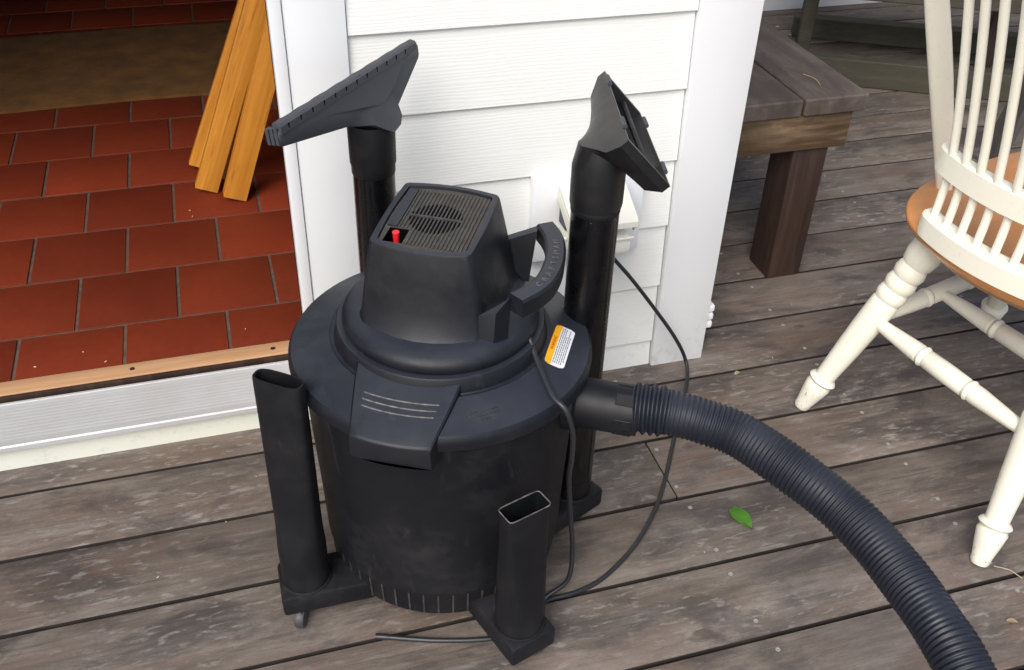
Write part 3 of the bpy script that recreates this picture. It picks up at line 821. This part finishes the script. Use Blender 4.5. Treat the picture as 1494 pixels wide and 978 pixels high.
# embossed maker's panel on the lid: faint raised bars
bm = bmesh.new()
for k in range(3):
    for i in range(9):
        a = R(-62 + i * 1.5); r = .170 + .0055 * k
        if k == 2 and not 2 < i < 6: continue
        x, yy = r * math.cos(a), r * math.sin(a)
        M = Matrix.Translation((x, yy, lidz(r))) @ Matrix.Rotation(a, 4, 'Z')
        add_box(bm, -.0016, .0016, -.0014, .0014, -.001, .0004, 0, 1, M)
vp('embossed_mark', bm, M_RIB, 0, lid)
# hose port
bm = bmesh.new()
Mx = Matrix.Translation((.170, -.016, .350)) @ Matrix.Rotation(R(90), 4, 'Y')
add_lathe(bm, [(.040, 0), (.040, .020), (.034, .024), (.0335, .085), (.0325, .105)], 40, Mx)
port = vp('hose_port', bm, M_CREV, 35)
for k in range(6):
    a = R(-60 + k * 60)
    bm = bmesh.new(); add_box(bm, -.008, .008, .0325, .0339, .074, .098, .0005, 1, Mx @ Matrix.Rotation(a, 4, 'Z'))
    vp('port_tab', bm, M_CREV, 0, port)
# hose (world path converted to the cleaner's frame)
HW = [(.452, .906, .354), (.500, .880, .356), (.540, .855, .352), (.5790, .8230, .345), (.6205, .7540, .335), (.6570, .6810, .321), (.6720, .5980, .311), (.6725, .5180, .306), (.6690, .4680, .300), (.660, .36, .27), (.640, .20, .19), (.62, .02, .09), (.605, -.16, .033), (.60, -.40, .032)]
path = resample([vl(p) for p in catmull(HW, 12)], .0009)
PIT = 8
def hr(i):
    s = i * .0009
    if s < .052:
        ph = (s % .0105) / .0105; return .0325 + .0022 * math.sin(2 * math.pi * ph)
    ph = (s % .0066) / .0066; kk = int(s / .0066)
    return .0296 + (.0009 + .0004 * math.sin(kk * 12.9898) ) * math.sin(2 * math.pi * ph) + .0002 * math.sin(s * 37)
bm = bmesh.new(); add_tube(bm, path[8:], lambda i: hr(i + 8), 28)
hose = vp('hose', bm, M_HOSE, 80)
# four caster arms with sockets and casters
ARMS = [(-.157, -.167), (.157, -.165), (.178, .108), (-.141, .150)]
for i, (ax, ay) in enumerate(ARMS):
    ang = R((-150, -42, 55, 140)[i])
    M = Matrix.Translation((ax, ay, 0)) @ Matrix.Rotation(ang, 4, 'Z')
    bm = bmesh.new()
    add_box(bm, -.095, .0385, -.0365, .0365, .030, .066, .005, 2, M)
    arm = vp('caster_arm', bm, M_BODY, 35)
    bm = bmesh.new(); add_lathe(bm, [(.0362, .064), (.0362, .0675), (.0352, .0690), (.0338, .0690)], 40, Matrix.Translation((ax, ay, 0)))
    vp('socket_rim', bm, M_BODY, 35, arm)
    cp_ = M @ Vector((.016, (.030, .016, 0, 0)[i], 0))
    bm = bmesh.new()
    Mc = Matrix.Translation((cp_.x, cp_.y, .0165)) @ Matrix.Rotation(ang + R(70), 4, 'Z') @ Matrix.Rotation(R(90), 4, 'X')
    add_lathe(bm, [(.010, -.0075), (.0150, -.0065), (.0165, -.003), (.0165, .003), (.0150, .0065), (.010, .0075)], 28, Mc)
    vp('caster_wheel', bm, M_RUBBER, 35, arm)
    bm = bmesh.new(); add_box(bm, cp_.x - .006, cp_.x + .006, cp_.y - .006, cp_.y + .006, .024, .032, .001, 1)
    vp('caster_fork', bm, M_DARK, 35, arm)

# ---------------------------------------------------------------- tools standing in the caster arms
def world_arm(i):
    p = Matrix.Translation(VC) @ Matrix.Rotation(VA, 4, 'Z') @ Vector((ARMS[i][0], ARMS[i][1], 0)); return p
def blend_rings(c_r, rect, za, zb, k, rr0=.003):
    pass
def super_ring(hx, hy, n_exp, z, ang, N=40, off=(0, 0)):
    out = []
    for i in range(N):
        a = 2 * math.pi * i / N; ca, sa = math.cos(a), math.sin(a)
        x = hx * (abs(ca) ** (2 / n_exp)) * (1 if ca >= 0 else -1); y = hy * (abs(sa) ** (2 / n_exp)) * (1 if sa >= 0 else -1)
        out.append(Vector((off[0] + x * math.cos(ang) - y * math.sin(ang), off[1] + x * math.sin(ang) + y * math.cos(ang), z)))
    return out
# crevice tool, front left arm
p = world_arm(0)
t = tag(empty('crevice_tool', (p.x, p.y, .068)), 'tall flat black crevice tool standing in the front left caster arm', 'vacuum tool')
ca_ = R(-37.8)
H = .362
outer = [super_ring(.0335, .0335, 2, 0, ca_), super_ring(.0335, .0335, 2, .050, ca_), super_ring(.0335, .0328, 2.05, .058, ca_), super_ring(.0335, .0290, 2.3, .072, ca_), super_ring(.0335, .0205, 2.9, .098, ca_), super_ring(.0335, .0175, 3.2, .110, ca_), super_ring(.0338, .0165, 3.2, .20, ca_), super_ring(.0345, .0135, 3.4, H - .004, ca_), super_ring(.0340, .013, 3.4, H, ca_)]
inner = [super_ring(.0315, .0105, 3.4, H - .0002, ca_), super_ring(.0310, .010, 3.4, H - .10, ca_)]
bm = bmesh.new(); add_loft(bm, outer + inner, True, True); obj('nozzle_tube', bm, M_CREV, t, 40)
bm = bmesh.new(); bm.faces.new([bm.verts.new(q) for q in super_ring(.030, .0095, 3.4, H - .06, ca_)]); obj('mouth_dark_sheet', bm, M_DARK, t, 0)  # black sheet painting the darkness down inside the mouth
# short rectangular mouth tool, front right arm
p = world_arm(1)
t = tag(empty('utility_nozzle', (p.x, p.y, .068)), 'short black nozzle with open rectangular mouth standing in the front right caster arm', 'vacuum tool')
ra = R(17.5); H = .222
outer = [super_ring(.0335, .0335, 2, 0, ra), super_ring(.0335, .0335, 2, .02, ra), super_ring(.0335, .0300, 2.3, .06, ra), super_ring(.0325, .022, 3.2, .12, ra), super_ring(.0312, .0150, 6, H - .012, ra), super_ring(.0322, .0158, 9, H - .004, ra), super_ring(.0322, .0158, 9, H, ra)]
inner = [super_ring(.0300, .0136, 9, H - .0002, ra), super_ring(.0288, .0128, 8, H - .05, ra), super_ring(.028, .012, 7, H - .15, ra)]
bm = bmesh.new(); add_loft(bm, outer + inner, True, True); obj('nozzle_tube', bm, M_CREV, t, 40)
rr_ = super_ring(.0314, .0149, 9, H + .0002, ra, 60); bm = bmesh.new(); add_tube(bm, rr_ + rr_[:1], .0009, 6, False); obj('worn_rim', bm, M_SCUFF, t, 60)
bm = bmesh.new(); bm.faces.new([bm.verts.new(q) for q in super_ring(.0282, .0122, 7, H - .07, ra)]); obj('mouth_dark_sheet', bm, M_DARK, t, 0)  # flat black face in place of the shaded depth

# floor nozzle on a wand, rear left arm
p = world_arm(3)
t = tag(empty('floor_nozzle_wand', (p.x, p.y, .068)), 'black wand in the rear left caster arm topped by a wide fan floor nozzle', 'vacuum tool')
bm = bmesh.new(); add_lathe(bm, [(.0294, 0), (.0294, .50), (.0290, .505)], 48)
wand = obj('wand', bm, M_WAND, t, 35)
bm = bmesh.new(); [add_box(bm, -.0011, .0011, -.0299, -.028, .02, .50, .0004, 1, Matrix.Rotation(R(q), 4, 'Z')) for q in (-38, 22)]; obj('wand_seam', bm, M_WAND, wand, 0)
s_dir = Vector((.666, .746, 0)); n_dir = Vector((.746, -.666, 0))
Zb = -.068
bm = bmesh.new()
def nz(z): return z + Zb
add_lathe(bm, [(.0296, nz(.558)), (.0306, nz(.560)), (.0306, nz(.571)), (.0322, nz(.575)), (.0326, nz(.628)), (.0305, nz(.634)), (.010, nz(.638))], 40)
obj('nozzle_collar', bm, M_CREV, t, 35)
cs = 0.0
N0, N1 = -.009, .011
poly = [(-.204, .684, .011, -.006), (-.209, .700, .011, -.001), (-.204, .7115, .011, .003), (.104, .7115, .011, .003), (.113, .705, .011, .002), (.1155, .692, .011, -.004), (.112, .685, .012, -.006),
        (.034, .648, .024, -.026), (.0345, .634, .029, -.031), (.022, .626, .034, -.033), (0, .624, .037, -.035), (-.020, .636, .036, -.033), (-.036, .647, .030, -.026), (-.080, .660, .017, -.010)]
def P3(s, n, z):
    q = s_dir * (s + cs) + n_dir * n; return Vector((q.x, q.y, nz(z)))
bm = bmesh.new()
vr = add_loft(bm, [[P3(s, n0, z) for s, z, n1, n0 in poly], [P3(s, n1 - .0015, z) for s, z, n1, n0 in poly], [P3(s * .995, n1, z + (.0012 if z < .69 else -.0012)) for s, z, n1, n0 in poly]], True, False)
crease = [P3(.030, .0165, .668), P3(-.002, .0245, .664), P3(-.040, .0170, .672), P3(-.125, .0120, .692), P3(.075, .0125, .694)]
cv = [bm.verts.new(q) for q in crease]
F = vr[-1]
for f in ((F[7], F[8], cv[0]), (F[8], F[9], cv[1], cv[0]), (F[9], F[10], cv[1]), (F[10], F[11], cv[1]), (F[11], F[12], cv[2], cv[1]), (F[12], F[13], cv[2]), (F[13], F[0], cv[3], cv[2]), (F[0], F[1], cv[3]), (F[1], F[2], cv[3]),
          (F[2], F[3], cv[4], cv[0], cv[1], cv[2], cv[3]), (F[3], F[4], cv[4]), (F[4], F[5], cv[4]), (F[5], F[6], cv[4]), (F[6], F[7], cv[0], cv[4])): bm.faces.new(f)
fan = obj('fan_head', bm, M_TOOL, t, 60)
# lip along the top edge with a row of dark notches
bm = bmesh.new()
nl = 26; rows = []
for i in range(nl + 1):
    a = -.207 + (.312) * i / nl; wv = .0005 * math.sin(i * 1.9)
    rows.append([P3(a, .0012, .7050), P3(a, .0008, .7125 + wv), P3(a, .0030, .7140 + wv), P3(a, .0105, .7132 + wv), P3(a, .0132, .7105), P3(a, .0132, .7010), P3(a, .0100, .6995)])
add_loft(bm, rows)
obj('lip', bm, M_TOOL, fan, 40)
bm = bmesh.new()
for i in range(12):
    a = -.192 + i * .0243; e = .0012
    add_loft(bm, [[P3(a - e * .3, .0100, .7042), P3(a + e * .3, .0100, .7042), P3(a + e * .3, .0136, .7042), P3(a - e * .3, .0136, .7042)], [P3(a - e * 1.7, .0095, .7112), P3(a + e * .6, .0095, .7112), P3(a + e * .6, .0136, .7106), P3(a - e * 1.7, .0136, .7106)]])
obj('notches', bm, M_DARK, fan, 0)
bm = bmesh.new()
for k in range(3):
    add_loft(bm, [[P3(-.2075, -.0085 + .0062 * k, .684 + .0010 * k), P3(-.202, -.0085 + .0062 * k, .684 + .0010 * k), P3(-.202, -.0040 + .0062 * k, .684 + .0010 * k), P3(-.2075, -.0040 + .0062 * k, .684 + .0010 * k)],
                  [P3(-.2110, -.0080 + .0062 * k, .705 + .0020 * k), P3(-.202, -.0080 + .0062 * k, .705 + .0020 * k), P3(-.202, -.0035 + .0062 * k, .705 + .0020 * k), P3(-.2110, -.0035 + .0062 * k, .705 + .0020 * k)]])
obj('end_rib', bm, M_TOOL, fan, 0)

# wide open mouthed nozzle on a wand, rear right arm
p = world_arm(2)
t = tag(empty('wide_nozzle_wand', (p.x, p.y, .068)), 'black wand in the rear right caster arm under an open mouthed angled nozzle', 'vacuum tool')
bm = bmesh.new(); add_lathe(bm, [(.0315, 0), (.0315, .030), (.0308, .034), (.0315, .038), (.0318, .50), (.0318, .515)], 48)
wand = obj('wand', bm, M_WAND, t, 35)
bm = bmesh.new(); [add_box(bm, -.0011, .0011, -.0322, -.030, .04, .50, .0004, 1, Matrix.Rotation(R(q), 4, 'Z')) for q in (-30, 32)]; obj('wand_seam', bm, M_WAND, wand, 0)
org = Vector((p.x, p.y, .068))
T_, N_, B_, F_ = [Vector(q) - org for q in ((.498, 1.190, .700), (.449, .983, .700), (.504, .969, .640), (.552, 1.180, .640))]
def rect_ring(a, b, c, d, n=10):
    out = []
    for u, v in ((a, b), (b, c), (c, d), (d, a)):
        for i in range(n): out.append(u.lerp(v, i / n))
    return out
def lerp_ring(r0, r1, t): return [a.lerp(b, t) for a, b in zip(r0, r1)]
mouth = rect_ring(T_, N_, B_, F_)
mc = sum(mouth, Vector()) / len(mouth)
mn = (N_ - T_).cross(B_ - N_).normalized()
if mn.z < 0: mn = -mn
def circ_ring(c, rad, nrm, ref, n=40):
    # order the ring to match the mouth ring
    out = []
    u = (ref - c); u = (u - nrm * u.dot(nrm)).normalized(); v = nrm.cross(u)
    s = 1 if v.dot(mouth[12] - mc) > 0 else -1
    for i in range(n):
        a = 2 * math.pi * i / n
        out.append(c + (u * math.cos(a) + v * s * math.sin(a)) * rad)
    return out
zc = lambda z: z - .068
bend = []
for k, (c, tilt) in enumerate((((0, 0, zc(.580)), 0), ((0, 0, zc(.584)), 0), ((0, 0, zc(.604)), 0), ((.0005, .001, zc(.630)), 8), ((.006, .004, zc(.650)), 22))):
    nrm = Vector((math.sin(R(tilt)), 0.25 * math.sin(R(tilt)), math.cos(R(tilt)))).normalized()
    rad = (.0338, .0346, .0348, .0350, .0345)[k]
    c = Vector(c); bend.append(circ_ring(c, rad, nrm, c + (T_ - mc)))
neck = bend[-1]
def scaled(r, f, push): return [mc + (q - mc) * f + mn * push for q in r]
mid1 = lerp_ring(neck, scaled(mouth, .80, -.03), .45)
mid2 = lerp_ring(neck, scaled(mouth, .92, -.028), .85)
rim0 = scaled(mouth, 1.0, -.012); rim1 = scaled(mouth, 1.0, 0)
inn0 = scaled(mouth, .93, 0); inn1 = scaled(mouth, .90, -.014); inn2 = lerp_ring(scaled(mouth, .84, -.03), neck, .35); inn3 = lerp_ring(scaled(mouth, .4, -.045), neck, .5)
bm = bmesh.new(); add_loft(bm, bend + [mid1, mid2, rim0, rim1, inn0, inn1, inn2, inn3], True, True)
headr = obj('mouth_head', bm, M_HEAD, t, 32)
bm = bmesh.new(); add_lathe(bm, [(.0315, zc(.570)), (.0326, zc(.572)), (.0330, zc(.579)), (.0318, zc(.581))], 40); obj('head_collar', bm, M_CREV, t, 35)
# inner slotted bar and rim clips
bm = bmesh.new()
a0, a1 = scaled([T_.lerp(F_, .62)], .9, -.008)[0], scaled([N_.lerp(B_, .62)], .9, -.008)[0]
add_tube(bm, [a0, a1], .004, 8); obj('squeegee_bar', bm, M_CREV, headr, 40)
for fr in (.16, .78):
    for (P0, P1) in ((T_, N_), (F_, B_)):
        q = P0.lerp(P1, fr); d = (P1 - P0).normalized()
        bm = bmesh.new(); add_tube(bm, [q - d * .012 + mn * .001, q + d * .012 + mn * .001], .0034, 8); obj('rim_clip', bm, M_TOOL, headr, 40)

# ---------------------------------------------------------------- power cord
cw = Matrix.Translation(VC) @ Matrix.Rotation(VA, 4, 'Z')
cord = [cw @ Vector(q) for q in ((.100, -.040, .462), (.110, -.030, .458), (.124, -.024, .447), (.136, -.040, .434), (.152, -.064, .4235), (.172, -.092, .4135), (.190, -.1020, .405), (.2005, -.1000, .37), (.2000, -.082, .31), (.1960, -.060, .25), (.2010, -.046, .16), (.2070, -.038, .09), (.2060, -.052, .035))]
cord += [Vector(q) for q in ((.352, .895, .010), (.340, .872, .0045), (.318, .864, .004), (.330, .880, .0042),
         (.358, .8955, .004), (.397, .897, .0045), (.439, .907, .004), (.4816, .930, .004), (.531, .967, .004), (.584, 1.022, .004), (.630, 1.084, .004), (.693, 1.184, .004), (.730, 1.240, .006), (.768, 1.300, .015), (.783, 1.343, .035), (.752, 1.345, .097), (.694, 1.347, .182), (.648, 1.349, .245), (.610, 1.350, .293), (.588, 1.350, .330), (.575, 1.345, .355), (.568, 1.345, .372))]
bm = bmesh.new(); add_tube(bm, resample(catmull(cord, 10), .006), .0036, 10)
tag(obj('power_cord', bm, M_CORD, None, 60), 'thin black power cord looping over the deck from vacuum to outlet', 'cord')

tail = [Vector(q) for q in ((.330, .838, .0045), (.300, .8465, .0042), (.241, .8545, .004), (.184, .8688, .004), (.147, .8814, .004), (.110, .8952, .0042), (.098, .8990, .0045))]
bm = bmesh.new(); n_ = len(resample(catmull(tail, 10), .004)); add_tube(bm, resample(catmull(tail, 10), .004), lambda i: .0038 if i < n_ - 5 else .0046, 10)
tag(obj('cable_end', bm, M_CORD, None, 60), 'short black cable end poking out along the deck under the front caster arm', 'cable')

# ---------------------------------------------------------------- leaf and litter
def leaf(name, base, tip, wd, z, m, label, cat):
    b, tpt = Vector(base), Vector(tip); d = tpt - b; L = d.length; d.normalize(); s = Vector((-d.y, d.x))
    bm = bmesh.new(); rows = []
    for i in range(9):
        u = i / 8; hw = wd * math.sin(math.pi * min(1, (u * .92 + .08))) ** .8 * (1 - .25 * u)
        c = b + d * L * u
        zz = z + .003 * math.sin(u * 3)
        rows.append([bm.verts.new((c.x + s.x * hw * k, c.y + s.y * hw * k, zz + abs(k) * .0015)) for k in (-1, -.5, 0, .5, 1)])
    for r0, r1 in zip(rows, rows[1:]):
        for i in range(4): bm.faces.new((r0[i], r0[i + 1], r1[i + 1], r1[i]))
    r = bmesh.ops.solidify(bm, geom=list(bm.faces), thickness=.0006)
    return tag(obj(name, bm, m, None, 60), label, cat)
leaf('green_leaf', (.7120, .9960), (.7225, .9450), .0165, .0022, M_LEAF, 'fresh green leaf lying on the deck beside the hose', 'leaf')
leaf('dry_leaf', (1.006, .680), (1.020, .672), .005, .002, M_STRAW, 'small tan dry leaf on the deck in the lower right corner', 'leaf')
leaf('fallen_petal', (.880, 1.3175), (.893, 1.3205), .005, .002, M_PALE, 'pale yellow petal on the deck right of the white corner board', 'petal')
def straw(pts, label):
    bm = bmesh.new(); add_tube(bm, catmull(pts, 6), .0008, 6); tag(obj('pine_needle', bm, M_STRAW, None, 60), label, 'pine needle', 'dry needles on the deck')
straw([(1.058, .775, .002), (1.075, .760, .004), (1.085, .742, .002)], 'thin curved dry needle beside the nearest white chair foot')
straw([(1.165, 1.655, BZ + .0015), (1.170, 1.685, BZ + .0025), (1.160, 1.715, BZ + .0015)], 'thin curved dry needle on top of the bench')
# pale scraps of blossom scattered over the boards (too many and small to count)
bm = bmesh.new(); rl = random.Random(8)
spots = [(2.15, 2.95), (2.25, 2.88), (1.95, 3.1), (2.05, 2.62), (2.0, 2.66), (1.98, 2.60), (1.3, 1.05), (.98, 1.35), (.88, .80), (.60, .62)]
spots += [(rl.uniform(-.4, 1.2), rl.uniform(.6, 1.3)) for _ in range(12)] + [(rl.uniform(.9, 2.4), rl.uniform(1.4, 3.1)) for _ in range(14)]
crumbs = [(-.27, 1.56), (-.31, 1.60), (-.39, 1.575), (-.10, 2.06), (-.105, 2.09), (-.02, 1.60)]
for x, y in spots + crumbs:
    big = .009 if y > 2.5 else (.0030 if (x, y) in crumbs else .0022)
    M = Matrix.Translation((x, y, .001 if (x, y) not in crumbs else TZ + .0005)) @ Matrix.Rotation(rl.uniform(0, 6), 4, 'Z')
    s = big * rl.uniform(.5, 1)
    add_box(bm, -s, s, -s * .5, s * .5, 0, s * .5, s * .2, 1, M)
tag(obj('blossom_litter', bm, M_PALE, None, 0), 'tiny pale blossom scraps and crumbs scattered over deck and tiles', None, None, 'stuff')
